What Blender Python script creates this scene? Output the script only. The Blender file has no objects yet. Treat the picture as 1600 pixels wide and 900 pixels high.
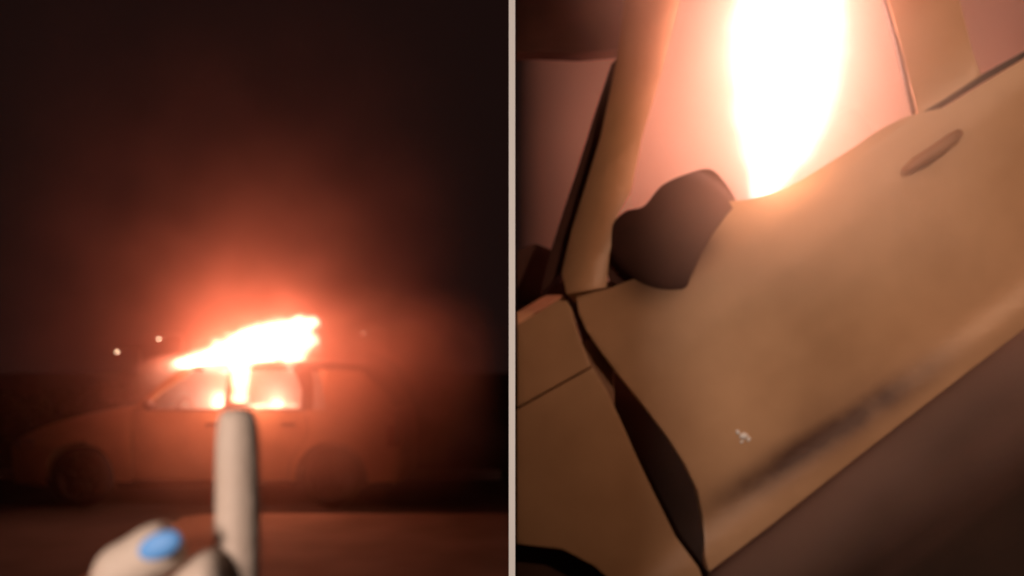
import bpy, bmesh, math, random
from mathutils import Vector, Matrix
from mathutils.geometry import tessellate_polygon
random.seed(7)
sc = bpy.context.scene
COL = sc.collection
# ------------------------------------------------------------------ camera, world, exposure
HZ, CAMZ, HFOV = 580.0, 1.4, math.radians(60)
F = 800.0 / math.tan(HFOV / 2)                      # focal length in photo pixels
cam_d = bpy.data.cameras.new('camera'); cam = bpy.data.objects.new('camera', cam_d); COL.objects.link(cam)
cam.location = (0, 0, CAMZ); cam.rotation_euler = (math.radians(90), 0, 0)
cam_d.sensor_width = 36; cam_d.lens = 18 / math.tan(HFOV / 2); cam_d.shift_y = (HZ - 450) / 1600
cam_d.clip_start = 0.02; cam_d.clip_end = 2000
cam_d.dof.use_dof = True; cam_d.dof.focus_distance = 0.88; cam_d.dof.aperture_fstop = cam_d.lens / 7.0
sc.camera = cam
w = bpy.data.worlds.new('World'); sc.world = w; w.use_nodes = True
bg = w.node_tree.nodes['Background']; bg.inputs[0].default_value = (1.0, .42, .36, 1); bg.inputs[1].default_value = 0.009
sc.view_settings.view_transform = 'Standard'; sc.view_settings.look = 'None'
sc.view_settings.exposure = 0; sc.view_settings.gamma = 1
cy = sc.cycles
cy.use_denoising = True
cy.max_bounces = 6; cy.diffuse_bounces = 2; cy.glossy_bounces = 2; cy.transparent_max_bounces = 12; cy.volume_bounces = 1
cy.volume_step_rate = 0.5; cy.volume_max_steps = 256
cy.sample_clamp_indirect = 3; cy.sample_clamp_direct = 0

def px(x, y, Y):                                    # photo direction at a given distance
    return Vector(((x - 800) / F * Y, Y, CAMZ + (HZ - y) / F * Y))

def lamp(name, kind, loc, energy, col, radius=.1, rot=None, parent=None, **kw):
    d = bpy.data.lights.new(name, kind); d.energy = energy; d.color = col
    if kind in ('POINT', 'SPOT'): d.shadow_soft_size = radius
    for k, v in kw.items(): setattr(d, k, v)
    o = bpy.data.objects.new(name, d); COL.objects.link(o); o.location = loc
    if rot: o.rotation_euler = rot
    if parent: o.parent = parent; o.location = Vector(loc) - parent.location
    return o
def aim(a, b): return (Vector(b) - Vector(a)).to_track_quat('-Z', 'Y').to_euler()
# fill light added unseen behind the camera for the hand and divider edge
TL = (-.80, -1.3, 1.60)
HAND_FILL = lamp('hand_fill', 'SPOT', TL, 155, (1.0, .79, .66), .22, aim(TL, (-.10, .75, 1.5)), spot_size=math.radians(38), spot_blend=.5)
SL = (2.3, -1.3, 3.9)
DOOR_FILL = lamp('door_fill', 'SPOT', SL, 330, (1.0, .58, .36), .12, aim(SL, px(1420, 260, 2.1)), spot_size=math.radians(32), spot_blend=1)  # warm fill light added out of view to brighten the upper door

# ------------------------------------------------------------------ materials
def mat(name, col, rough=.6, metal=0, noise=0, scale=8, bump=0, col2=None, coat=0, detail=6):
    m = bpy.data.materials.new(name); m.use_nodes = True; nt = m.node_tree; N = nt.nodes; L = nt.links
    b = N['Principled BSDF']; b.inputs['Roughness'].default_value = rough; b.inputs['Metallic'].default_value = metal
    b.inputs['Base Color'].default_value = (*col, 1); b.inputs['Coat Weight'].default_value = coat
    if noise or bump:
        tc = N.new('ShaderNodeTexCoord'); n = N.new('ShaderNodeTexNoise'); n.inputs['Scale'].default_value = scale; n.inputs['Detail'].default_value = detail
        L.new(tc.outputs['Object'], n.inputs['Vector'])
        if noise:
            r = N.new('ShaderNodeValToRGB'); r.color_ramp.elements[0].position = .5 - .2; r.color_ramp.elements[1].position = .5 + .2
            c2 = col2 or tuple(c * (1 - noise) for c in col)
            r.color_ramp.elements[0].color = (*c2, 1); r.color_ramp.elements[1].color = (*col, 1)
            L.new(n.outputs['Fac'], r.inputs['Fac']); L.new(r.outputs['Color'], b.inputs['Base Color'])
        if bump:
            n2 = N.new('ShaderNodeTexNoise'); n2.inputs['Scale'].default_value = scale * 6; n2.inputs['Detail'].default_value = 8
            L.new(tc.outputs['Object'], n2.inputs['Vector'])
            bp = N.new('ShaderNodeBump'); bp.inputs['Strength'].default_value = bump; bp.inputs['Distance'].default_value = .01
            L.new(n2.outputs['Fac'], bp.inputs['Height']); L.new(bp.outputs['Normal'], b.inputs['Normal'])
    return m
M = dict(
    paint=mat('beige_paint', (.60, .42, .27), .42, 0, .22, 3.2, .06, coat=.15),
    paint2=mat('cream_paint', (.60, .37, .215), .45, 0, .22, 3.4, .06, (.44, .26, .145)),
    jamb=mat('jamb', (.085, .042, .028), .7, 0, .3, 6),
    trim=mat('black_trim', (.035, .025, .025), .6, 0, .3, 12, .1),
    handle=mat('handle_paint', (.30, .165, .10), .6, 0, .2, 12),
    mirror=mat('mirror_shell', (.085, .03, .022), .8, 0, .3, 12),
    rubber=mat('rubber', (.02, .02, .02), .8, 0, .3, 20, .2),
    rim=mat('rim', (.035, .03, .03), .6, .3, .3, 10),
    chrome=mat('chrome', (.6, .58, .55), .25, .9),
    cloth=mat('scorched_cloth', (.07, .045, .04), .9, 0, .5, 9, .2),
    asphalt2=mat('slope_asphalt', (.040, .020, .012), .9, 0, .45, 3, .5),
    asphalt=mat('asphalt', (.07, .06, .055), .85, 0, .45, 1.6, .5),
    firelit=mat('firelit_ground_tone', (.36, .26, .19), .85, 0, .35, 1.3, .4),
    verge=mat('verge', (.10, .07, .05), .95, 0, .5, 3, .6),
    concrete=mat('concrete', (.30, .26, .23), .85, 0, .3, 3, .3),
    white=mat('divider_and_glint_white', (.86, .85, .83), .5, 0, .05, 12),
    dark=mat('dark_board', (.035, .028, .025), .9, 0, .3, 5),
    skin=mat('skin', (.62, .50, .42), .6, 0, .14, 60, .15, (.57, .44, .36)),
    nail=mat('blue_nail', (.13, .38, .86), .55),
    sleeve=mat('sleeve', (.03, .03, .035), .9, 0, .3, 30, .3),
    leaf=mat('hedge_leaf', (.05, .06, .025), .8, 0, .5, 6),
    bark=mat('bark', (.06, .045, .035), .9, 0, .4, 20, .4),
    red=mat('tail_red', (.25, .02, .015), .3), clear=mat('lamp_clear', (.35, .33, .32), .2),
    steel=mat('steel', (.15, .14, .13), .6, .5, .3, 8),
)
def glass_mat():
    m = bpy.data.materials.new('smoked_glass'); m.use_nodes = True; N = m.node_tree.nodes; L = m.node_tree.links
    N.clear(); o = N.new('ShaderNodeOutputMaterial'); mx = N.new('ShaderNodeMixShader'); t = N.new('ShaderNodeBsdfTransparent'); g = N.new('ShaderNodeBsdfGlossy')
    t.inputs[0].default_value = (.55, .5, .48, 1); g.inputs['Roughness'].default_value = .12; mx.inputs[0].default_value = .06
    L.new(t.outputs[0], mx.inputs[1]); L.new(g.outputs[0], mx.inputs[2]); L.new(mx.outputs[0], o.inputs[0]); return m
M['glass'] = glass_mat()
def dark_bands(m, bands, col):
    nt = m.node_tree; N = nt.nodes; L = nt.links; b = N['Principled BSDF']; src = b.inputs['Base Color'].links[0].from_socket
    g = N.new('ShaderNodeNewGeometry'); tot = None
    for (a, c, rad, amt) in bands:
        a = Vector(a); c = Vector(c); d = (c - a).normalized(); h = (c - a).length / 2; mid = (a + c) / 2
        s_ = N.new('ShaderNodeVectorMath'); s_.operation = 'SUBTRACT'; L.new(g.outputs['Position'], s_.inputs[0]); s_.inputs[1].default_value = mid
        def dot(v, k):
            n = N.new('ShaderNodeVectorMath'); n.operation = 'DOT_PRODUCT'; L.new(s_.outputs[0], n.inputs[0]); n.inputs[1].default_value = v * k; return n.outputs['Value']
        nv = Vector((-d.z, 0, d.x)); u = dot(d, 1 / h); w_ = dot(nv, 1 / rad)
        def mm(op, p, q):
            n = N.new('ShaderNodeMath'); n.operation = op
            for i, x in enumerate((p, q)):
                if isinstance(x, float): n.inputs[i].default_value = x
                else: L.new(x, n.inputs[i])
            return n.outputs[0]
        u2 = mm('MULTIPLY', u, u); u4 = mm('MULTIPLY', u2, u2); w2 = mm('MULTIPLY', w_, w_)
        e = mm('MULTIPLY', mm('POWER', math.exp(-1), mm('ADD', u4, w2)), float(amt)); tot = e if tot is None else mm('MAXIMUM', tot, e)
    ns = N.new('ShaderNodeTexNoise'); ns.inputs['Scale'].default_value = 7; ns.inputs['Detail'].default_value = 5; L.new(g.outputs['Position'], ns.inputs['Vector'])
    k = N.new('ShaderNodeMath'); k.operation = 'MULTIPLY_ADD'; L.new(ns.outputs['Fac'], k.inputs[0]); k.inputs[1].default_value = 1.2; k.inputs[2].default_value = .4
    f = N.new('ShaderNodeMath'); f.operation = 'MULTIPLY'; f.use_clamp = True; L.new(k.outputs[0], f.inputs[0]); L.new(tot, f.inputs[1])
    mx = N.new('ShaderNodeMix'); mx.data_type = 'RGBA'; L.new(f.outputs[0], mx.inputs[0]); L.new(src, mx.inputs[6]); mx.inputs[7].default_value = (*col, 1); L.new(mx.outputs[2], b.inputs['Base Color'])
dark_bands(M['paint2'], [(px(1112, 806, 2.1), px(1500, 555, 2.1), .044, 1.0), (px(1240, 700, 2.1), px(1420, 590, 2.1), .065, .35), (px(990, 452, 2.1), px(1120, 352, 2.1), .058, 1.1), (px(1412, 272, 2.1), px(1500, 205, 2.1), .028, .35)], (.09, .045, .03))  # crease shade painted into the lower door; darker bands by mirror and handle
def emit_mat(name, col, s):
    m = bpy.data.materials.new(name); m.use_nodes = True; N = m.node_tree.nodes
    b = N['Principled BSDF']; b.inputs['Emission Color'].default_value = (*col, 1); b.inputs['Emission Strength'].default_value = s; b.inputs['Base Color'].default_value = (*col, 1)
    return m
M['lamp_on'] = emit_mat('lit_lamp', (1, .62, .38), 16)

# ------------------------------------------------------------------ helpers
def link(name, me, m=None, parent=None, loc=(0, 0, 0)):
    o = bpy.data.objects.new(name, me); COL.objects.link(o); o.location = loc
    if m: me.materials.append(m)
    if parent: o.parent = parent
    return o
def smooth(me):
    for p in me.polygons: p.use_smooth = True
def thing(name, loc, label, cat, group=None):
    o = bpy.data.objects.new(name, None); COL.objects.link(o); o.location = loc; o.empty_display_size = .2
    return tag(o, label, cat, group)
def tag(o, label=None, cat=None, group=None, kind=None):
    if label: o['label'] = label
    if cat: o['category'] = cat
    if group: o['group'] = group
    if kind: o['kind'] = kind
    return o
def finish(bm, name, m, parent=None, sm=True, org=(0, 0, 0)):
    bmesh.ops.remove_doubles(bm, verts=bm.verts, dist=1e-5)
    me = bpy.data.meshes.new(name)
    if parent: org = parent_org(parent)
    bmesh.ops.translate(bm, verts=bm.verts, vec=-Vector(org))
    bm.to_mesh(me); bm.free()
    if sm: smooth(me)
    o = link(name, me, m, parent); 
    if not parent: o.location = org
    return o
def parent_org(p):
    v = Vector(p.location)
    while p.parent: p = p.parent; v = v + Vector(p.location)
    return v
def add_bevel(o, wd, seg=2, ang=40):
    b = o.modifiers.new('bevel', 'BEVEL'); b.width = wd; b.segments = seg; b.limit_method = 'ANGLE'; b.angle_limit = math.radians(ang); b.harden_normals = False
def panel(name, poly, fn, m, parent, step, thick=.02, bevel=.006, flip=False, off=-1):
    bm = bmesh.new()
    vs = [bm.verts.new((a, b, 0)) for a, b in poly]
    for t in tessellate_polygon([[Vector((a, b, 0)) for a, b in poly]]):
        try: bm.faces.new([vs[i] for i in t])
        except ValueError: pass
    for ax in (0, 1):
        lo = min(p[ax] for p in poly); hi = max(p[ax] for p in poly); n = max(1, int((hi - lo) / step))
        for i in range(1, n):
            c = [0, 0, 0]; c[ax] = lo + (hi - lo) * i / n; nn = [0, 0, 0]; nn[ax] = 1
            bmesh.ops.bisect_plane(bm, geom=bm.verts[:] + bm.edges[:] + bm.faces[:], plane_co=c, plane_no=nn, dist=1e-6)
    for v in bm.verts: v.co = fn(v.co.x, v.co.y)
    bmesh.ops.recalc_face_normals(bm, faces=bm.faces)
    bm.faces.ensure_lookup_table()
    s = sum((f.normal * f.calc_area() for f in bm.faces), Vector())
    want = Vector((0, -1, 0)) if not flip else Vector((0, 1, 0))
    if s.dot(want) < 0: bmesh.ops.reverse_faces(bm, faces=bm.faces)
    o = finish(bm, name, m, parent)
    s = o.modifiers.new('solid', 'SOLIDIFY'); s.thickness = thick; s.offset = off
    if bevel: add_bevel(o, bevel, 3, 50)
    return o
def box(bm, lo, hi, mtx=None):
    vs = [bm.verts.new((x, y, z)) for x in (lo[0], hi[0]) for y in (lo[1], hi[1]) for z in (lo[2], hi[2])]
    if mtx:
        for v in vs: v.co = mtx @ v.co
    for q in ((0, 1, 3, 2), (4, 6, 7, 5), (0, 4, 5, 1), (2, 3, 7, 6), (0, 2, 6, 4), (1, 5, 7, 3)): bm.faces.new([vs[i] for i in q])
    return vs
def tube(bm, pts, rad, n=10, cap=True, flat=None):
    rings = []; pts = [Vector(p) for p in pts]
    for i, p in enumerate(pts):
        d = (pts[min(i + 1, len(pts) - 1)] - pts[max(i - 1, 0)]).normalized()
        a = d.cross(Vector((0, 1, 0)) if abs(d.y) < .9 else Vector((1, 0, 0))).normalized(); b = d.cross(a).normalized()
        r = rad[i] if isinstance(rad, (list, tuple)) else rad
        k = flat or 1
        rings.append([bm.verts.new(p + a * (r * math.cos(t * 2 * math.pi / n)) + b * (r * k * math.sin(t * 2 * math.pi / n))) for t in range(n)])
    for r0, r1 in zip(rings, rings[1:]):
        for t in range(n): bm.faces.new((r0[t], r0[(t + 1) % n], r1[(t + 1) % n], r1[t]))
    if cap: bm.faces.new(rings[0][::-1]); bm.faces.new(rings[-1])
    bmesh.ops.recalc_face_normals(bm, faces=bm.faces)
def grid(bm, fn, nu, nv):
    g = [[bm.verts.new(fn(i / nu, j / nv)) for j in range(nv + 1)] for i in range(nu + 1)]
    for i in range(nu):
        for j in range(nv): bm.faces.new((g[i][j], g[i + 1][j], g[i + 1][j + 1], g[i][j + 1]))
def lathe(bm, prof, c, ax='y', n=28):
    rings = []
    for r, t in prof:
        rings.append([bm.verts.new(Vector(c) + Vector((r * math.cos(k * 2 * math.pi / n), t, r * math.sin(k * 2 * math.pi / n)))) for k in range(n)])
    for a, b in zip(rings, rings[1:]):
        for k in range(n): bm.faces.new((a[k], a[(k + 1) % n], b[(k + 1) % n], b[k]))
def soft(pts, n=4, keep=()):
    out = []; L_ = len(pts)
    for i in range(L_):
        p0, p1, p2, p3 = [Vector(pts[(i + k) % L_]) for k in (-1, 0, 1, 2)]
        for j in range(n):
            t = j / n
            out.append(tuple(.5 * (2 * p1 + (p2 - p0) * t + (2 * p0 - 5 * p1 + 4 * p2 - p3) * t * t + (3 * p1 - p0 - 3 * p2 + p3) * t ** 3)))
    return out
def sstep(a, b, x):
    t = max(0, min(1, (x - a) / (b - a))); return t * t * (3 - 2 * t)
def interp(tab, x):
    if x <= tab[0][0]: return tab[0][1]
    for (a, va), (b, vb) in zip(tab, tab[1:]):
        if x <= b:
            t = (x - a) / (b - a); t = t * t * (3 - 2 * t) if len(tab) < 0 else t; return va + (vb - va) * t
    return tab[-1][1]

# ------------------------------------------------------------------ volumes: fire and smoke
def gsum(nt, vec, blobs):
    N = nt.nodes; L = nt.links; out = None
    for c, r in blobs:
        s = N.new('ShaderNodeVectorMath'); s.operation = 'SUBTRACT'; L.new(vec, s.inputs[0]); s.inputs[1].default_value = c
        q = N.new('ShaderNodeVectorMath'); q.operation = 'MULTIPLY'; L.new(s.outputs[0], q.inputs[0]); q.inputs[1].default_value = tuple(1 / k for k in r)
        d = N.new('ShaderNodeVectorMath'); d.operation = 'DOT_PRODUCT'; L.new(q.outputs[0], d.inputs[0]); L.new(q.outputs[0], d.inputs[1])
        p = N.new('ShaderNodeMath'); p.operation = 'POWER'; p.inputs[0].default_value = math.exp(-1); L.new(d.outputs['Value'], p.inputs[1])
        if out is None: out = p.outputs[0]
        else:
            a = N.new('ShaderNodeMath'); a.operation = 'ADD'; L.new(out, a.inputs[0]); L.new(p.outputs[0], a.inputs[1]); out = a.outputs[0]
    return out
def math_n(nt, op, a, b=None, clamp=False):
    n = nt.nodes.new('ShaderNodeMath'); n.operation = op; n.use_clamp = clamp
    for i, v in enumerate((a, b)):
        if v is None: continue
        if isinstance(v, (int, float)): n.inputs[i].default_value = v
        else: nt.links.new(v, n.inputs[i])
    return n.outputs[0]
def flame(name, blobs, strength, label, group=None, lo=.30, hi=.75, distort=.06, nscale=6, halo=0, col=(1, .36, .2)):
    """blobs in world space; one closed, box-hulled flame volume that glows by itself"""
    lo3 = [min(c[i] - 2.8 * r[i] for c, r in blobs) for i in range(3)]; hi3 = [max(c[i] + 2.8 * r[i] for c, r in blobs) for i in range(3)]
    org = Vector([(a + b) / 2 for a, b in zip(lo3, hi3)])
    bm = bmesh.new(); half = [(b - a) / 2 for a, b in zip(lo3, hi3)]
    bmesh.ops.create_icosphere(bm, subdivisions=3, radius=1)
    for v in bm.verts:                               # rounded hull
        v.co = Vector([math.copysign(abs(v.co[i]) ** .55, v.co[i]) * half[i] for i in range(3)])
    me = bpy.data.meshes.new(name); bm.to_mesh(me); bm.free()
    m = bpy.data.materials.new(name + '_fire'); m.use_nodes = True; nt = m.node_tree; N = nt.nodes; L = nt.links; N.clear()
    out = N.new('ShaderNodeOutputMaterial'); tc = N.new('ShaderNodeTexCoord'); vec = tc.outputs['Object']
    if distort:
        ns = N.new('ShaderNodeTexNoise'); ns.inputs['Scale'].default_value = nscale; ns.inputs['Detail'].default_value = 2; L.new(vec, ns.inputs['Vector'])
        s = N.new('ShaderNodeVectorMath'); s.operation = 'SUBTRACT'; L.new(ns.outputs['Color'], s.inputs[0]); s.inputs[1].default_value = (.5, .5, .5)
        k = N.new('ShaderNodeVectorMath'); k.operation = 'SCALE'; L.new(s.outputs[0], k.inputs[0]); k.inputs['Scale'].default_value = distort * 2
        a = N.new('ShaderNodeVectorMath'); a.operation = 'ADD'; L.new(vec, a.inputs[0]); L.new(k.outputs[0], a.inputs[1]); vec = a.outputs[0]
    g = gsum(nt, vec, [(tuple(Vector(c) - org), r) for c, r in blobs])
    mr = N.new('ShaderNodeMapRange'); mr.interpolation_type = 'SMOOTHSTEP'; L.new(g, mr.inputs['Value']); mr.inputs['From Min'].default_value = lo; mr.inputs['From Max'].default_value = hi
    st = math_n(nt, 'MULTIPLY', mr.outputs[0], strength)
    if halo: st = math_n(nt, 'ADD', st, math_n(nt, 'MULTIPLY', math_n(nt, 'SUBTRACT', g, .03, True), halo))
    e = N.new('ShaderNodeEmission'); e.inputs[0].default_value = (*col, 1); L.new(st, e.inputs['Strength'])
    L.new(e.outputs[0], out.inputs['Volume'])
    o = link(name, me, m, None, org)
    return tag(o, label, 'fire', group)
def smoke(name, c, rad, dens, label, core=.25, albedo=(.95, .62, .52), aniso=.0, group=None, nscale=1.2, power=1.6, centre=None, f0=.35, absorb=False):
    bm = bmesh.new(); bmesh.ops.create_icosphere(bm, subdivisions=4, radius=1)
    for v in bm.verts: k = sum(q ** 4 for q in v.co) ** -.25; v.co = Vector([v.co[i] * k * rad[i] for i in range(3)])
    me = bpy.data.meshes.new(name); bm.to_mesh(me); bm.free()
    m = bpy.data.materials.new(name + '_smoke'); m.use_nodes = True; nt = m.node_tree; N = nt.nodes; L = nt.links; N.clear()
    out = N.new('ShaderNodeOutputMaterial'); tc = N.new('ShaderNodeTexCoord')
    def nr(off, r, p4=False):
        s = N.new('ShaderNodeVectorMath'); s.operation = 'SUBTRACT'; L.new(tc.outputs['Object'], s.inputs[0]); s.inputs[1].default_value = off
        q = N.new('ShaderNodeVectorMath'); q.operation = 'MULTIPLY'; L.new(s.outputs[0], q.inputs[0]); q.inputs[1].default_value = tuple(1 / k for k in r)
        if p4:
            s4 = N.new('ShaderNodeVectorMath'); s4.operation = 'MULTIPLY'; L.new(q.outputs[0], s4.inputs[0]); L.new(q.outputs[0], s4.inputs[1]); q = s4
        l = N.new('ShaderNodeVectorMath'); l.operation = 'LENGTH'; L.new(q.outputs[0], l.inputs[0]); return l.outputs['Value']
    edge = nr((0, 0, 0), rad, True)
    fade = N.new('ShaderNodeMapRange'); fade.interpolation_type = 'SMOOTHSTEP'; L.new(edge, fade.inputs['Value'])
    fade.inputs['From Min'].default_value = f0; fade.inputs['From Max'].default_value = 1; fade.inputs['To Min'].default_value = 1; fade.inputs['To Max'].default_value = 0
    cc = tuple(Vector(centre) - Vector(c)) if centre else (0, 0, 0)
    rr = core if isinstance(core, tuple) else tuple(k * core for k in rad)
    r = nr(cc, rr)
    fall = math_n(nt, 'POWER', math_n(nt, 'ADD', 1, math_n(nt, 'MULTIPLY', r, r)), -power / 2)
    ns = N.new('ShaderNodeTexNoise'); ns.inputs['Scale'].default_value = nscale; ns.inputs['Detail'].default_value = 3; L.new(tc.outputs['Object'], ns.inputs['Vector'])
    nz = N.new('ShaderNodeMapRange'); L.new(ns.outputs['Fac'], nz.inputs['Value']); nz.inputs['From Min'].default_value = .3; nz.inputs['From Max'].default_value = .7
    nz.inputs['To Min'].default_value = .4; nz.inputs['To Max'].default_value = 1.6
    d = math_n(nt, 'MULTIPLY', math_n(nt, 'MULTIPLY', fade.outputs[0], fall), math_n(nt, 'MULTIPLY', nz.outputs[0], dens))
    v = N.new('ShaderNodeVolumeScatter'); v.inputs['Color'].default_value = (*albedo, 1); v.inputs['Anisotropy'].default_value = aniso; L.new(d, v.inputs['Density'])
    if absorb:
        ab = N.new('ShaderNodeVolumeAbsorption'); ab.inputs['Color'].default_value = (*albedo, 1); L.new(d, ab.inputs['Density'])
        ad = N.new('ShaderNodeAddShader'); L.new(v.outputs[0], ad.inputs[0]); L.new(ab.outputs[0], ad.inputs[1]); v = ad
    L.new(v.outputs[0], out.inputs['Volume'])
    o = link(name, me, m, None, c)
    tag(o, label, 'smoke', group); o['kind'] = 'stuff'; return o

# ================================================================== SETTING
def sheet(name, pts, m, kind='structure'):
    bm = bmesh.new(); bm.faces.new([bm.verts.new(p) for p in pts]); bmesh.ops.recalc_face_normals(bm, faces=bm.faces)
    return tag(finish(bm, name, m, None, False), kind=kind)
g = sheet('ground', [(-300, -10, 0), (300, -10, 0), (300, 600, 0), (-300, 600, 0)], M['asphalt'])
sheet('firelit_ground', [(-1.9, -10, .004), (-.012, -10, .004), (-.012, 8.72, .004), (-2.9, 8.72, .004), (-3.15, 8.5, .004), (-3.0, 7, .004)], M['firelit'])  # paler sheet cut to the firelit patch, its light put into the colour
# raised verge behind the car with its kerb
bm = bmesh.new(); box(bm, (-40, 11.55, -.02), (-.05, 60, .10)); tag(finish(bm, 'verge', M['verge'], None, False), kind='structure')
kerb = tag(bpy.data.objects.new('kerb', None), kind='structure'); COL.objects.link(kerb)
kme = None
for i in range(14):
    x0 = -13.0 + i * .92
    if kme is None:
        bm = bmesh.new(); box(bm, (0, 11.40, 0), (.90, 11.545, .125)); o = finish(bm, 'kerb_stone', M['concrete'], None, False); add_bevel(o, .012); kme = o.data; o.parent = kerb; o.location = (x0, 0, 0)
    else:
        c = o.copy(); COL.objects.link(c); c.parent = kerb; c.location = (x0, random.uniform(-.006, .006), random.uniform(-.004, .004))

# hill slope the second car stands on (the close view is tilted)
TH = math.radians(37.5)
E1 = Vector((math.cos(TH), 0, math.sin(TH))); E2 = Vector((-math.sin(TH), 0, math.cos(TH)))
YR = 2.1
door_low = px(1110, 893, YR)
gp = door_low - E2 * .27
def slope_pt(s, y, h=0): return Vector((gp.x, 0, gp.z)) + E1 * s + E2 * h + Vector((0, y, 0))
s0 = (0.012 - gp.x) / E1.x
def slope_fn(u, v):
    s = s0 + u * 14; y = -1.5 + 15 * v
    return slope_pt(s, y, .012 * math.sin(3 * s + 2 * y) + .01 * math.sin(7 * y - 4 * s) - (.012 if 0 else 0))
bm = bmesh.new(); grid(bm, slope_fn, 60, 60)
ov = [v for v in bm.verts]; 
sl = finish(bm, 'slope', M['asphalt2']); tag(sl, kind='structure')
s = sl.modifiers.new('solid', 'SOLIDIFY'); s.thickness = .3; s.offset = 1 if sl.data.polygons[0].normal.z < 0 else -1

# added divider between the two places, also keeps their light apart
wl = thing('scene_divider', (0, 1.0, 0), 'thin tall added divider with a white edge keeping the two burning scenes apart', 'divider')
hw = 5.0 * 1.0 / F
bm = bmesh.new(); box(bm, (-hw + .0008, 1.0085, -.5), (hw - .002, 14, 4.2)); finish(bm, 'added_divider_panel', M['dark'], wl, False)
bm = bmesh.new(); box(bm, (-hw, 1.0, -.5), (hw, 1.008, 4.2)); finish(bm, 'added_divider_edge', M['white'], wl, False)

# hedge far behind, in the dark
def hedge(x0, x1, y, h, label):
    t = thing('hedge', ((x0 + x1) / 2, y, .1), label, 'hedge')
    bm = bmesh.new()
    for i in range(int((x1 - x0) * 420)):
        p = Vector((random.uniform(x0, x1), y + random.gauss(0, .28), 0)); hh = h * (.82 + .12 * math.sin(p.x * 2.3) + .08 * math.sin(p.x * 5.1 + 1))
        p.z = .12 + random.random() ** .8 * hh
        a = Vector((random.gauss(0, 1), random.gauss(0, 1), random.gauss(0, 1))).normalized() * .07; b = a.orthogonal().normalized() * .045
        bm.faces.new([bm.verts.new(p - a), bm.verts.new(p + b), bm.verts.new(p + a), bm.verts.new(p - b)])
    o = finish(bm, 'foliage', M['leaf'], t, False); o['kind'] = 'stuff'
    bm = bmesh.new(); tube(bm, [(x0 + .5, y, .08), (x0 + .56, y, h * .6)], [.05, .02], 6); st = finish(bm, 'stem', M['bark'], t)
    for i in range(1, int(x1 - x0)): c = st.copy(); COL.objects.link(c); c.location.x += i
hedge(-12, -1.2, 16.5, 1.1, 'dark leafy hedge along the verge far behind the burning hatchback')

# far street lamps seen as points of light
def street_lamp(p, label, on=.035):
    t = thing('street_lamp', (p.x, p.y, 0), label, 'street lamp', 'far street lamps burning as points of light')
    bm = bmesh.new(); tube(bm, [(p.x + .9, p.y, 0), (p.x + .9, p.y, p.z * .6), (p.x + .88, p.y, p.z + .12), (p.x + .5, p.y, p.z + .2), (p.x + .1, p.y, p.z + .12)], [.07, .06, .04, .035, .03], 8)
    finish(bm, 'pole', M['steel'], t)
    bm = bmesh.new(); box(bm, (p.x - .2, p.y - .1, p.z + .05), (p.x + .2, p.y + .1, p.z + .13)); h = finish(bm, 'lamp_head', M['steel'], t, False); add_bevel(h, .02)
    bm = bmesh.new(); bmesh.ops.create_uvsphere(bm, u_segments=12, v_segments=8, radius=on); bmesh.ops.translate(bm, verts=bm.verts, vec=p)
    finish(bm, 'bulb', M['lamp_on'], t)
street_lamp(px(183, 550, 34), 'leftmost far street lamp, lower point of light left of the fire', .030)
street_lamp(px(248, 530, 32), 'far street lamp just above the windscreen end of the fire', .028)
street_lamp(px(567, 521, 36), 'faint far street lamp right of the fire above the car tail', .018)

# ================================================================== LEFT: burning hatchback
YN = 9.1; K = F / YN
X0 = (5 - 800) / K
def U(x): return (x - 5) / K
def Z(y): return (793 - y) / K
WB = (U(122), U(517)); HW = .84
def halfw(u, z):
    h = interp([(0, .70), (.10, .74), (.3, .79), (.6, .825), (1.1, .84), (3.0, .84), (3.6, .82), (3.95, .77), (4.1, .72)], u)
    k = interp([(.15, -.05), (.28, -.015), (.42, .0), (.58, .008), (.64, .018), (.68, .012), (.85, .004), (1.0, -.03), (1.08, -.055), (1.25, -.13), (1.44, -.215), (1.5, -.26)], z)
    return h + k
car = thing('burning_car', (X0 + 2.05, YN + HW, 0), 'pale hatchback side on with its roof and cabin on fire beside the kerb', 'car')
def P(u, z, s=-1): return Vector((X0 + u, YN + HW + s * halfw(u, z), z))
def arch(cx, r=.365, cz=.315, a0=180, a1=0, n=14, zb=.2):
    pts = []
    for i in range(n + 1):
        a = math.radians(a0 + (a1 - a0) * i / n); pts.append((cx + r * math.cos(a), cz + r * math.sin(a)))
    return [(pts[0][0], zb)] + pts + [(pts[-1][0], zb)]
hoodline = [(.02, .62), (.08, .68), (U(35), .735), (U(60), .815), (U(113), .915), (U(170), .985), (U(207), 1.03)]
A0, A1 = U(207), U(355)     # front door
B1 = U(474)
bel = 1.0
fender = [(.03, .24), (.02, .40), (.02, .62)] + hoodline[1:] + [(A0 - .006, 1.0), (A0 - .006, .26)] + [p for p in arch(WB[0])][::-1]
fdoor = [(A0 + .006, .27), (A0 + .006, 1.0), (U(228), bel), (A1 - .006, bel), (A1 - .006, .27)]
rd_r = arch(WB[1])
rdoor = [(A1 + .006, .27), (A1 + .006, bel), (B1, bel), (B1 + .04, .75), (WB[1] - .33, .64), (WB[1] - .43, .47), (WB[1] - .45, .27)]
quarter = [(WB[1] - .438, .27), (WB[1] - .368, .27), (WB[1] - .365, .315)] + [(WB[1] + .365 * math.cos(math.radians(a)), .315 + .365 * math.sin(math.radians(a))) for a in range(165, -1, -15)] + [(WB[1] + .37, .24), (4.02, .26), (4.07, .5), (4.08, .75), (4.05, 1.0), (B1 + .013, bel), (B1 + .052, .75), (WB[1] - .32, .648), (WB[1] - .418, .475)]
sill = [(WB[0] + .37, .20), (WB[0] + .37, .262), (WB[1] - .38, .262), (WB[1] - .38, .20)]
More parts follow.
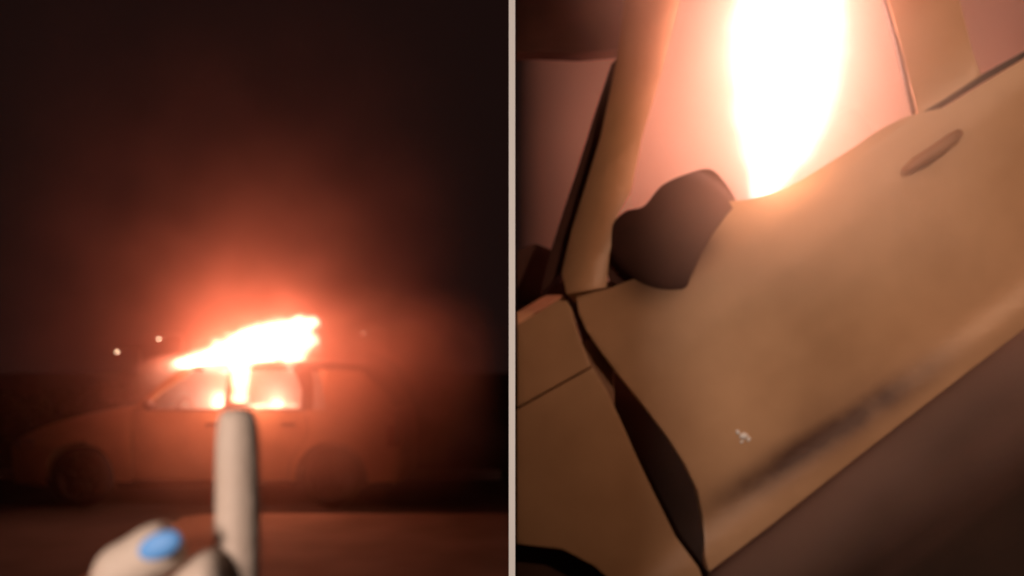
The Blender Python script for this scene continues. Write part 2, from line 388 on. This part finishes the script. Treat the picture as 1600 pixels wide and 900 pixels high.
def both(name, poly, m, step=.12, thick=.015, bevel=.006, lab=None):
    r = []
    for s in (-1, 1):
        r.append(panel(name, poly, lambda a, b, s=s: P(a, b, s), m, car, step, thick, bevel, flip=(s > 0)))
    return r
both('fender', fender, M['paint']); fd = both('front_door', fdoor, M['paint']); rd = both('rear_door', rdoor, M['paint'])
both('rear_quarter', quarter, M['paint'])
both('rocker_panel', sill, M['trim'], .2)
def pillar(pts, m=M['trim'], name='pillar'):
    return both(name, pts, m, .1, .05, .01)
pillar([(U(204), 1.01), (U(222), 1.01), (U(243), Z(612)), (U(283), Z(583)), (U(292), Z(574)), (U(268), Z(577)), (U(236), Z(606))], M['paint'], 'windscreen_pillar')
pillar([(U(348), 1.0), (U(346), 1.41), (U(372), 1.41), (U(376), 1.0)], name='door_pillar')
pillar([(U(470), 1.0), (U(468), 1.2), (U(458), 1.35), (U(448), 1.43), (U(478), 1.43), (U(484), 1.3), (U(487), 1.0)], name='rear_pillar')
pillar([(U(508), 1.0), (U(500), 1.25), (U(490), 1.42), (U(560), 1.40), (U(598), 1.2), (U(617), 1.0)], M['paint'], 'tail_pillar')
both('roof_rail', [(U(270), 1.392), (U(292), 1.42), (U(350), 1.425), (U(470), 1.435), (U(560), 1.41), (U(556), 1.47), (U(470), 1.485), (U(380), 1.485), (U(300), 1.455)], M['trim'], .1, .05)
def sweep(name, prof, m, crown=.0, bow=0, nv=10, thick=.012, w=None, par=None):
    """profile (u,z) swept across the car width; bow pushes the middle outwards along u"""
    L = [0]
    for a, b in zip(prof, prof[1:]): L.append(L[-1] + math.dist(a, b))
    def fn(i, j):
        d = i * L[-1]
        for k in range(len(prof) - 1):
            if d <= L[k + 1] + 1e-9: break
        t = (d - L[k]) / (L[k + 1] - L[k]); u = prof[k][0] + (prof[k + 1][0] - prof[k][0]) * t; z = prof[k][1] + (prof[k + 1][1] - prof[k][1]) * t
        s = j * 2 - 1; hw_ = halfw(u, z) - .012 if w is None else w
        return Vector((X0 + u + bow * s * s, YN + HW + s * hw_, z + crown * (1 - s * s)))
    bm = bmesh.new(); grid(bm, fn, max(8, len(prof) * 3), nv); bmesh.ops.recalc_face_normals(bm, faces=bm.faces)
    o = finish(bm, name, m, par or car); s = o.modifiers.new('solid', 'SOLIDIFY'); s.thickness = thick; s.offset = 0; return o
sweep('bonnet', [(.10, .70)] + hoodline[2:-1] + [(U(200), 1.025)], M['paint'], .045, 0)
sweep('front_bumper', [(.10, .70), (.03, .62), (-.0, .50), (-.01, .38), (.05, .22)], M['paint'], 0, .10)
sweep('windscreen', [(U(207), 1.03), (U(240), 1.24), (U(276), 1.415)], M['glass'], .02, .05, thick=.006)
sweep('roof', [(U(272), 1.42), (U(310), 1.465), (U(400), 1.49), (U(480), 1.485), (U(562), 1.44)], M['trim'], .03)
sweep('tailgate_glass', [(U(562), 1.43), (U(600), 1.2), (U(617), 1.02)], M['glass'], 0, -.04, thick=.006)
sweep('tailgate', [(U(617), 1.02), (4.06, .9), (4.10, .7), (4.09, .52)], M['paint'], 0, -.05)
sweep('rear_bumper', [(4.08, .54), (4.14, .48), (4.13, .32), (4.04, .22)], M['paint'], 0, -.08)
sweep('floor_pan', [(.4, .22), (2.0, .20), (3.8, .24)], M['trim'], 0, 0, w=.62)
sweep('dashboard', [(U(214), .72), (U(214), .97), (U(232), .985), (U(243), .93)], M['cloth'], 0)
def bx(name, lo, hi, m, par=None, bev=.02, seg=3):
    bm = bmesh.new(); c = Vector((X0, YN + HW, 0)); box(bm, Vector(lo) + c, Vector(hi) + c); o = finish(bm, name, m, par or car); add_bevel(o, bev, seg, 30); return o
for s in (-1, 1):
    bx('front_seat', (U(285), s * .36 - .24, .35), (U(350), s * .36 + .24, .55), M['cloth'], bev=.05)
    st = bx('seat_back', (U(338), s * .36 - .23, .5), (U(358), s * .36 + .23, 1.05), M['cloth'], bev=.05)
    bx('headrest', (U(342), s * .36 - .12, 1.08), (U(356), s * .36 + .12, 1.24), M['cloth'], st, bev=.04)
bx('rear_seat', (U(420), -.6, .4), (U(490), .6, .95), M['cloth'], bev=.08)
bm = bmesh.new(); tube(bm, [(X0 + U(262) + .05 * math.cos(a) * .5, YN + HW - .36 + .18 * math.cos(a), .95 + .16 * math.sin(a)) for a in [i * math.pi / 12 for i in range(25)]], .014, 8); finish(bm, 'steering_wheel', M['trim'], car)
# chrome strip along the rocker, the bright line in the photo
def side_strip(name, u0, u1, z0, z1, m, out=.008, s=-1, par=None):
    return panel(name, [(u0, z0), (u0, z1), (u1, z1), (u1, z0)], lambda a, b: P(a, b, s) + Vector((0, s * out, 0)), m, par or car, .15, .012, .003, flip=s > 0)
side_strip('rocker_trim', U(205), U(452), .265, .285, M['chrome'], .012)
side_strip('window_ledge', U(226), U(474), .996, 1.012, M['chrome'], .012)
side_strip('door_handle', U(322), U(345), .84, .865, M['trim'], .022, par=fd[0]); side_strip('door_handle', U(440), U(462), .84, .865, M['trim'], .022, par=rd[0])
side_strip('tail_gleam', U(616), U(622), .66, 1.0, M['clear'], .012)  # pale strip added for the gleam down the tail edge
side_strip('headlight', .07, .30, .60, .69, M['clear'], .004); side_strip('tail_light', 3.93, 4.06, .62, .98, M['red'], .004)
side_strip('headlight', .07, .30, .60, .69, M['clear'], .004, 1); side_strip('tail_light', 3.93, 4.06, .62, .98, M['red'], .004, 1)
bm = bmesh.new(); c = P(U(236), 1.03) + Vector((0, -.10, .03)); bmesh.ops.create_uvsphere(bm, u_segments=16, v_segments=10, radius=1)
for v in bm.verts: v.co = Vector((v.co.x * .05, v.co.y * .09, v.co.z * .06)) + c
finish(bm, 'side_mirror', M['trim'], car)
def wheel(u, s):
    c = Vector((X0 + u, YN + HW + s * .73, .31))
    bm = bmesh.new(); w_ = .095
    lathe(bm, [(.20, -w_ * .9), (.235, -w_), (.285, -w_), (.306, -w_ * .75), (.31, -w_ * .3), (.31, w_ * .3), (.306, w_ * .75), (.285, w_), (.235, w_), (.20, w_ * .9), (.20, -w_ * .9)], c)
    ty = finish(bm, 'wheel', M['rubber'], car)
    bm = bmesh.new(); lathe(bm, [(.205, s * .085), (.19, s * .07), (.18, s * .02), (.06, s * .03), (.05, s * .055), (.001, s * .055)], c); bmesh.ops.recalc_face_normals(bm, faces=bm.faces)
    for k in range(5):
        a = k * 2 * math.pi / 5 + .3; d = Vector((math.cos(a), 0, math.sin(a))); tube(bm, [c + d * .05 + Vector((0, s * .05, 0)), c + d * .195 + Vector((0, s * .065, 0))], [.03, .022], 8)
    finish(bm, 'rim', M['rim'], ty)
for u in WB:
    for s in (-1, 1): wheel(u, s)
def bar(pts, r, name, m, par): 
    bm = bmesh.new(); tube(bm, pts, r, 10); return finish(bm, name, m, par)

# fire out of the left car
YF = YN + .35
def fb(x, y, rx, rz, Y=YF, ry=.26):
    k = Y / F; return (tuple(px(x, y, Y)), (rx * k, ry, rz * k))
LF = [fb(292, 571, 26, 8), fb(320, 562, 34, 11), fb(352, 551, 36, 18), fb(385, 540, 36, 24), fb(415, 532, 36, 27), fb(445, 523, 32, 24), fb(468, 510, 24, 12), fb(486, 503, 14, 7), fb(466, 545, 20, 20), fb(457, 570, 12, 14), fb(489, 535, 9, 12), fb(345, 573, 30, 8), fb(400, 560, 24, 12), fb(372, 572, 16, 14)]
flame('roof_fire', LF, 17, 'broad white hot flame sweeping over the roof of the hatchback', lo=.34, hi=1.05, distort=.10, nscale=8, halo=1.4, col=(1, .46, .30))
flame('flame', [fb(374, 572, 22, 20, YN - .04, .12), fb(376, 600, 16, 18, YN - .04, .1), fb(374, 624, 16, 12, YN - .04, .1)], 34, 'white tongue of flame pouring down the door pillar to the fingertip', 'small flames along the window ledge', lo=.4, distort=.02)
flame('flame', [fb(337, 630, 9, 9, YN + .25, .1), fb(343, 619, 5, 8, YN + .25, .1)], 16, 'small yellow flame at the rear corner of the front window', 'small flames along the window ledge', lo=.4, distort=.02, col=(1, .55, .2))
flame('flame', [fb(400, 634, 18, 4, YN + .1, .1), fb(420, 633, 14, 4, YN + .1, .1), fb(436, 631, 9, 7, YN + .1, .1), fb(458, 633, 9, 4, YN + .1, .08)], 24, 'low flames licking along the rear window ledge', 'small flames along the window ledge', lo=.35, distort=.015)
smoke('smoke', tuple(px(370, 690, YN - .55)), (1.75, .52, .95), .6, 'thin smoke hanging in front of the doors of the burning hatchback', core=(1.2, 1, 1), power=1.5, nscale=1.5, f0=0)
lamp('pillar_fire_glow', 'POINT', px(374, 598, YN - .22), 17, (1, .27, .13), .05)
for i, (x, y, e) in enumerate(((320, 560, 50), (380, 540, 85), (440, 530, 85))):
    lamp('fire_glow', 'POINT', px(x, y, YF), e, (1, .195, .095), .10)
lamp('cabin_fire_glow', 'POINT', px(345, 628, YN + .5), 24, (1, .34, .22), .06)
lamp('cabin_fire_glow', 'POINT', px(435, 628, YN + .5), 20, (1, .34, .22), .06)
lc = px(420, 500, YN + .6)
smoke('smoke', (-2.96, lc.y, 2.9), (2.9, 2.7, 3.9), .34, 'orange lit smoke billowing up around the burning hatchback', core=(1.0, 1.3, 1.2), centre=tuple(px(400, 530, YN + .5)), power=2.9)
smoke('smoke', tuple(px(600, 615, YN - .2)), (1.30, 1.25, 1.15), 1.7, 'denser smoke drifting off the tail of the burning hatchback', core=(.75, .8, .7), power=2.4, nscale=1.8, f0=0, albedo=(.96, .66, .55), absorb=True)
smoke('smoke', tuple(px(372, 608, YN + .75)), (1.15, .68, .42), 4.2, 'glowing smoke filling the cabin of the burning hatchback', core=(2, 2, 2), power=1, nscale=3)

# ================================================================== RIGHT: close view of the tilted car door
def R(x, y, Y=YR): return px(x, y, Y)
def vcoord(x, y):      # height above the door's lower edge, metres, across the tilted car
    p = R(x, y); return (p - door_low).dot(E2), (p - door_low).dot(E1)
def bodyY(x, y):
    v, s_ = vcoord(x, y)
    b = interp([(-.05, .03), (0, .010), (.03, .004), (.05, .005), (.07, .010), (.09, .015), (.11, .016), (.13, .012), (.16, .004), (.20, -.006), (.27, -.020), (.34, -.028), (.46, -.034), (.56, -.028), (.62, -.010), (.68, .018), (.76, .05), (1.4, .45)], v)
    return YR + .03 + b
car2 = thing('tilted_car', tuple(R(1180, 893, YR + .8) - E2 * .25), 'cream car seen close and tilted with fire filling its front window', 'car')
def body_fn(off=0):
    def fn(a, b):
        Y = bodyY(a, b) + off; return px(a, b, Y)
    return fn
door = [(900, 462), (948, 452), (1000, 432), (1052, 424), (1088, 360), (1126, 314), (1150, 314), (1172, 311), (1195, 305), (1222, 296), (1250, 282), (1290, 258), (1330, 233), (1358, 213), (1385, 197), (1408, 186), (1432, 177), (1475, 168), (1540, 128), (1560, 116), (1640, 68), (1640, 484), (1600, 514), (1500, 590), (1350, 706), (1200, 824), (1150, 862), (1108, 893), (1102, 870), (1101, 844), (1098, 805), (1091, 767), (1071, 726), (1045, 685), (1008, 636), (969, 588), (940, 550), (917, 517), (905, 490)]
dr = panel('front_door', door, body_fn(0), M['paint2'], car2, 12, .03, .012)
def cr(a): return 640 - (a - 805) * .56
fend = [(808, 508), (850, 482), (880, 462), (892, 480), (903, 520), (923, cr(923) - 2), (860, cr(860) - 2), (808, cr(808) - 2)]
fend2 = [(808, cr(808) + 2), (860, cr(860) + 2), (926, cr(926) + 2), (947, 608), (969, 655), (994, 712), (1020, 767), (1038, 803), (1056, 839), (1092, 888), (1098, 905), (960, 912), (930, 885), (880, 858), (808, 850)]
fn_f = lambda a, b: px(a, b, bodyY(a, b) + .010)
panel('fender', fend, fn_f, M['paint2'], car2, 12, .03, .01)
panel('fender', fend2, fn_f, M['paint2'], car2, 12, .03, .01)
panel('fender_liner', [(806, 560), (960, 520), (960, 640), (806, 700)], lambda a, b: px(a, b, bodyY(a, b) + .03), M['handle'], car2, 40, .02, .004)
panel('door_jamb', [(880, 440), (990, 440), (1130, 760), (1118, 880), (1098, 915), (1040, 930)], lambda a, b: px(a, b, bodyY(a, b) + .11), M['jamb'], car2, 40, .03, .01)
# windscreen pillar (broad tan post) with a dark strip added for the shade on its glass side
pil = [(965, 88), (975, 0), (985, -60), (1082, -60), (1062, 2), (1032, 120), (1003, 215), (986, 300), (963, 340), (952, 400), (948, 449), (885, 459), (878, 425), (893, 360), (915, 290), (938, 215)]
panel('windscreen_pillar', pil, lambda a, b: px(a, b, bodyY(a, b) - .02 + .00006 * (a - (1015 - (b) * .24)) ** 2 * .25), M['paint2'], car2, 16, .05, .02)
shade_strip = [(965, 90), (938, 215), (915, 290), (893, 360), (878, 425), (845, 455), (858, 400), (880, 330), (905, 255), (930, 175), (955, 100)]
panel('pillar_shade', shade_strip, lambda a, b: px(a, b, bodyY(a, b) + .035), M['mirror'], car2, 20, .03, .01)
# roof edge running away from the pillar over the windscreen
panel('roof', [(972, 84), (968, 78), (905, 83), (840, 80), (806, 82), (806, -40), (806, -200), (975, -200), (985, -40)], lambda a, b: px(a, b, YR + .38 + (b - 80) * -.0012), M['mirror'], car2, 30, .03, .012)
# door pillar and rear door window frame
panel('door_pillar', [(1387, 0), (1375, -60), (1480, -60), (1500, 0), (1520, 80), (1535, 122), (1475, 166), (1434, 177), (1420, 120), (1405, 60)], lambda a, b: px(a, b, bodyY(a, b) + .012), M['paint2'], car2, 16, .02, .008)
bm = bmesh.new(); tube(bm, [px(a, b, bodyY(a, b) + .028) for a, b in ((1370, -60), (1384, 0), (1402, 60), (1417, 120), (1431, 176))], .010, 10); finish(bm, 'pillar_seal', M['trim'], car2)
panel('window_seal', [(1440, 176), (1475, 166), (1535, 128), (1600, 90), (1640, 64), (1640, 54), (1600, 80), (1535, 116), (1475, 155)], lambda a, b: px(a, b, bodyY(a, b) + .002), M['trim'], car2, 20, .02, .004)
# handle recess and grip
hd = R(1455, 240)
def along(x, y, Y): return px(x, y, Y)
bm = bmesh.new(); tube(bm, [px(1414, 268, bodyY(1414, 268) - .004), px(1432, 254, bodyY(1432, 254) - .018), px(1462, 236, bodyY(1462, 236) - .026), px(1488, 217, bodyY(1488, 217) - .018), px(1498, 208, bodyY(1498, 208) - .004)], [.010, .014, .016, .015, .010], 14)
finish(bm, 'door_handle', M['handle'], dr)
# mirror housing: rounded lump on the door's front corner
mir = [(955, 440), (950, 400), (957, 352), (978, 330), (1006, 322), (1034, 290), (1072, 272), (1108, 264), (1130, 282), (1150, 316), (1136, 334), (1114, 362), (1098, 392), (1080, 430), (1066, 452), (1008, 452)]
cxm, cym = 1050, 360
def mfn(a, b):
    d = min(1, math.hypot((a - cxm) / 110, (b - cym) / 100)); return px(a, b, bodyY(a, b) + .02 - .055 * math.sqrt(max(0, 1 - d * d)))
panel('side_mirror', soft(mir), mfn, M['mirror'], car2, 8, .05, .02)
# glint on the door skin, made as small white lumps
bm = bmesh.new()
for a, (dx, dy), r in ((0, (0, 0), 7), (1, (-9, -6), 4), (2, (8, 5), 4), (3, (-3, 9), 3)):
    c = px(1162 + dx, 681 + dy, bodyY(1162 + dx, 681 + dy) - .002)
    bmesh.ops.create_icosphere(bm, subdivisions=1, radius=r / F * YR, matrix=Matrix.Translation(c) @ Matrix.Rotation(a, 4, 'Y') @ Matrix.Diagonal((1.1, .4, .8, 1)))
tag(finish(bm, 'door_glint', M['white'], dr, False), 'small pale lumps standing for a glint on the door skin')
# cabin of the tilted car
def cbox(name, x, y, Y, dx, dy, dz, m, bev=.03, par=None):
    c = px(x, y, Y); bm = bmesh.new(); mt = Matrix.Translation(c) @ Matrix.Rotation(-TH, 4, 'Y')
    box(bm, (-dx, -dy, -dz), (dx, dy, dz), mt); o = finish(bm, name, m, par or car2); add_bevel(o, bev, 4, 30); return o
panel('dashboard', [(808, 470), (808, 392), (835, 380), (866, 392), (900, 420), (930, 470)], lambda a, b: px(a, b, YR + .30), M['mirror'], car2, 30, .5, .03)
st = cbox('seat', 1330, 470, YR + .55, .22, .24, .3, M['cloth'], .08)
cbox('headrest', 1300, 225, YR + .9, .10, .12, .07, M['cloth'], .04, st)
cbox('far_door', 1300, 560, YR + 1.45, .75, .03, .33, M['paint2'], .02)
cbox('floor_pan', 1420, 820, YR + .8, .65, .62, .03, M['trim'], .01)
# bonnet going away from the fender
panel('bonnet', [(808, 506), (850, 480), (880, 460), (930, 462), (930, 440), (870, 450), (808, 488)], lambda a, b: px(a, b, YR + .12 + (506 - b) * .004), M['paint2'], car2, 12, .02, .006)
panel('arch_liner', [(806, 842), (880, 846), (945, 880), (965, 960), (806, 960)], lambda a, b: px(a, b, bodyY(a, b) + .07), M['jamb'], car2, 30, .1, .01)
YG = YR + .30
def rb(x, y, rx, rz, ry=.13):
    k = YG / F; return (tuple(px(x, y, YG)), (rx * k, ry, rz * k))
RF = [rb(1240, -120, 82, 90), rb(1236, -30, 86, 80), rb(1230, 50, 90, 75), rb(1226, 125, 84, 62), rb(1222, 185, 68, 50), rb(1216, 235, 50, 42), rb(1200, 278, 30, 34), rb(1196, 330, 26, 40)]
flame('window_fire', RF, 22, 'tall white hot column of flame filling the front window of the tilted car', lo=.38, hi=1.4, distort=.05, nscale=7, halo=2.5, col=(1, .78, .74))
for x, y, e in ((1232, 20, 13), (1225, 140, 12), (1205, 250, 5)):
    lamp('window_fire_glow', 'POINT', px(x, y, YG), e, (1, .41, .28), .05)
lamp('sill_fire_glow', 'POINT', px(1218, 236, YR - .04), 2.2, (1, .46, .28), .04)
smoke('smoke', (1.51, YR + 1.33, 2.05), (1.505, 1.38, 1.75), 2.5, 'pink lit smoke filling the cabin and window of the tilted car', core=(.7, .8, .8), centre=tuple(px(1000, 170, YG + .25)), power=1.2, albedo=(.96, .70, .60), nscale=2, f0=.85, absorb=True)
smoke('smoke', tuple(px(1285, 225, YR - .22)), (.44, .27, .40), 1.4, 'thin glowing smoke spilling over the window sill of the tilted car', core=(.3, .3, .3), power=1.5, albedo=(.97, .7, .55), nscale=2.5, f0=.0)

# ================================================================== pointing hand in front of the left view
H = .34
hand = thing('person', tuple(px(330, 1500, H)), 'pointing hand with raised index finger and blue thumbnail before the burning hatchback', 'person')
def skin_mesh(name, verts, edges, radii, root, m, sub=2):
    me = bpy.data.meshes.new(name); me.from_pydata([Vector(v) - Vector(hand.location) for v in verts], edges, [])
    o = link(name, me, m, hand)
    o.modifiers.new('skin', 'SKIN')
    if not me.skin_vertices:
        bpy.context.view_layer.update()
    for i, r in enumerate(radii): me.skin_vertices[0].data[i].radius = (r, r); me.skin_vertices[0].data[i].use_root = (i == root)
    md = o.modifiers['skin']; md.use_smooth_shade = True; md.branch_smoothing = .6
    s = o.modifiers.new('sub', 'SUBSURF'); s.levels = sub; s.render_levels = sub + 1
    return o
V = []; E = []; RD = []
def chain(start, pts):
    prev = start
    for (x, y, Y, r) in pts:
        V.append(px(x, y, Y)); RD.append(r / 1000); 
        if prev is not None: E.append((prev, len(V) - 1))
        prev = len(V) - 1
    return prev
wrist = chain(None, [(300, 1330, .36, 24)])
palm = chain(wrist, [(310, 1200, .36, 27), (330, 1100, .36, 24)])
chain(palm, [(362, 1000, .348, 11), (368, 940, H, 9.6), (371, 850, H, 9.2), (372, 790, H, 8.9), (371, 735, H, 8.8), (371, 680, H, 8.6), (371, 652, H, 7.8), (371, 636, H, 5.8)])
chain(palm, [(345, 985, .345, 11), (326, 880, .322, 11), (298, 915, .330, 9.5), (282, 960, .342, 8.5), (300, 1010, .348, 8)])
chain(palm, [(300, 1010, .372, 10), (285, 930, .372, 9), (262, 950, .36, 8.6), (262, 1000, .356, 8)])
chain(palm, [(262, 1040, .384, 9), (235, 975, .388, 8.5), (215, 990, .376, 8), (222, 1040, .37, 7.5)])
chain(1, [(250, 1110, .338, 16), (205, 1010, .328, 12), (184, 930, .325, 11.5), (186, 886, .324, 11), (212, 880, .323, 10.2), (238, 862, .322, 10.8), (264, 850, .322, 10.4), (279, 842, .322, 8)])
skin_mesh('hand', V, E, RD, 0, M['skin'])
# blue thumbnail
nc = px(250, 852, .3112); bm = bmesh.new(); bmesh.ops.create_uvsphere(bm, u_segments=24, v_segments=14, radius=1)
mt = Matrix.Translation(nc) @ Matrix.Rotation(math.radians(-24), 4, 'Y') @ Matrix.Diagonal((.0082, .0024, .0046, 1))
bmesh.ops.transform(bm, matrix=mt, verts=bm.verts); tag(finish(bm, 'thumbnail', M['nail'], hand), 'glossy blue painted thumbnail')
bm = bmesh.new(); tube(bm, [px(300, 1360, .36), px(290, 1500, .36), px(280, 2000, .36), px(275, 2500, .34)], [.028, .036, .042, .048], 20); finish(bm, 'sleeve', M['sleeve'], hand)
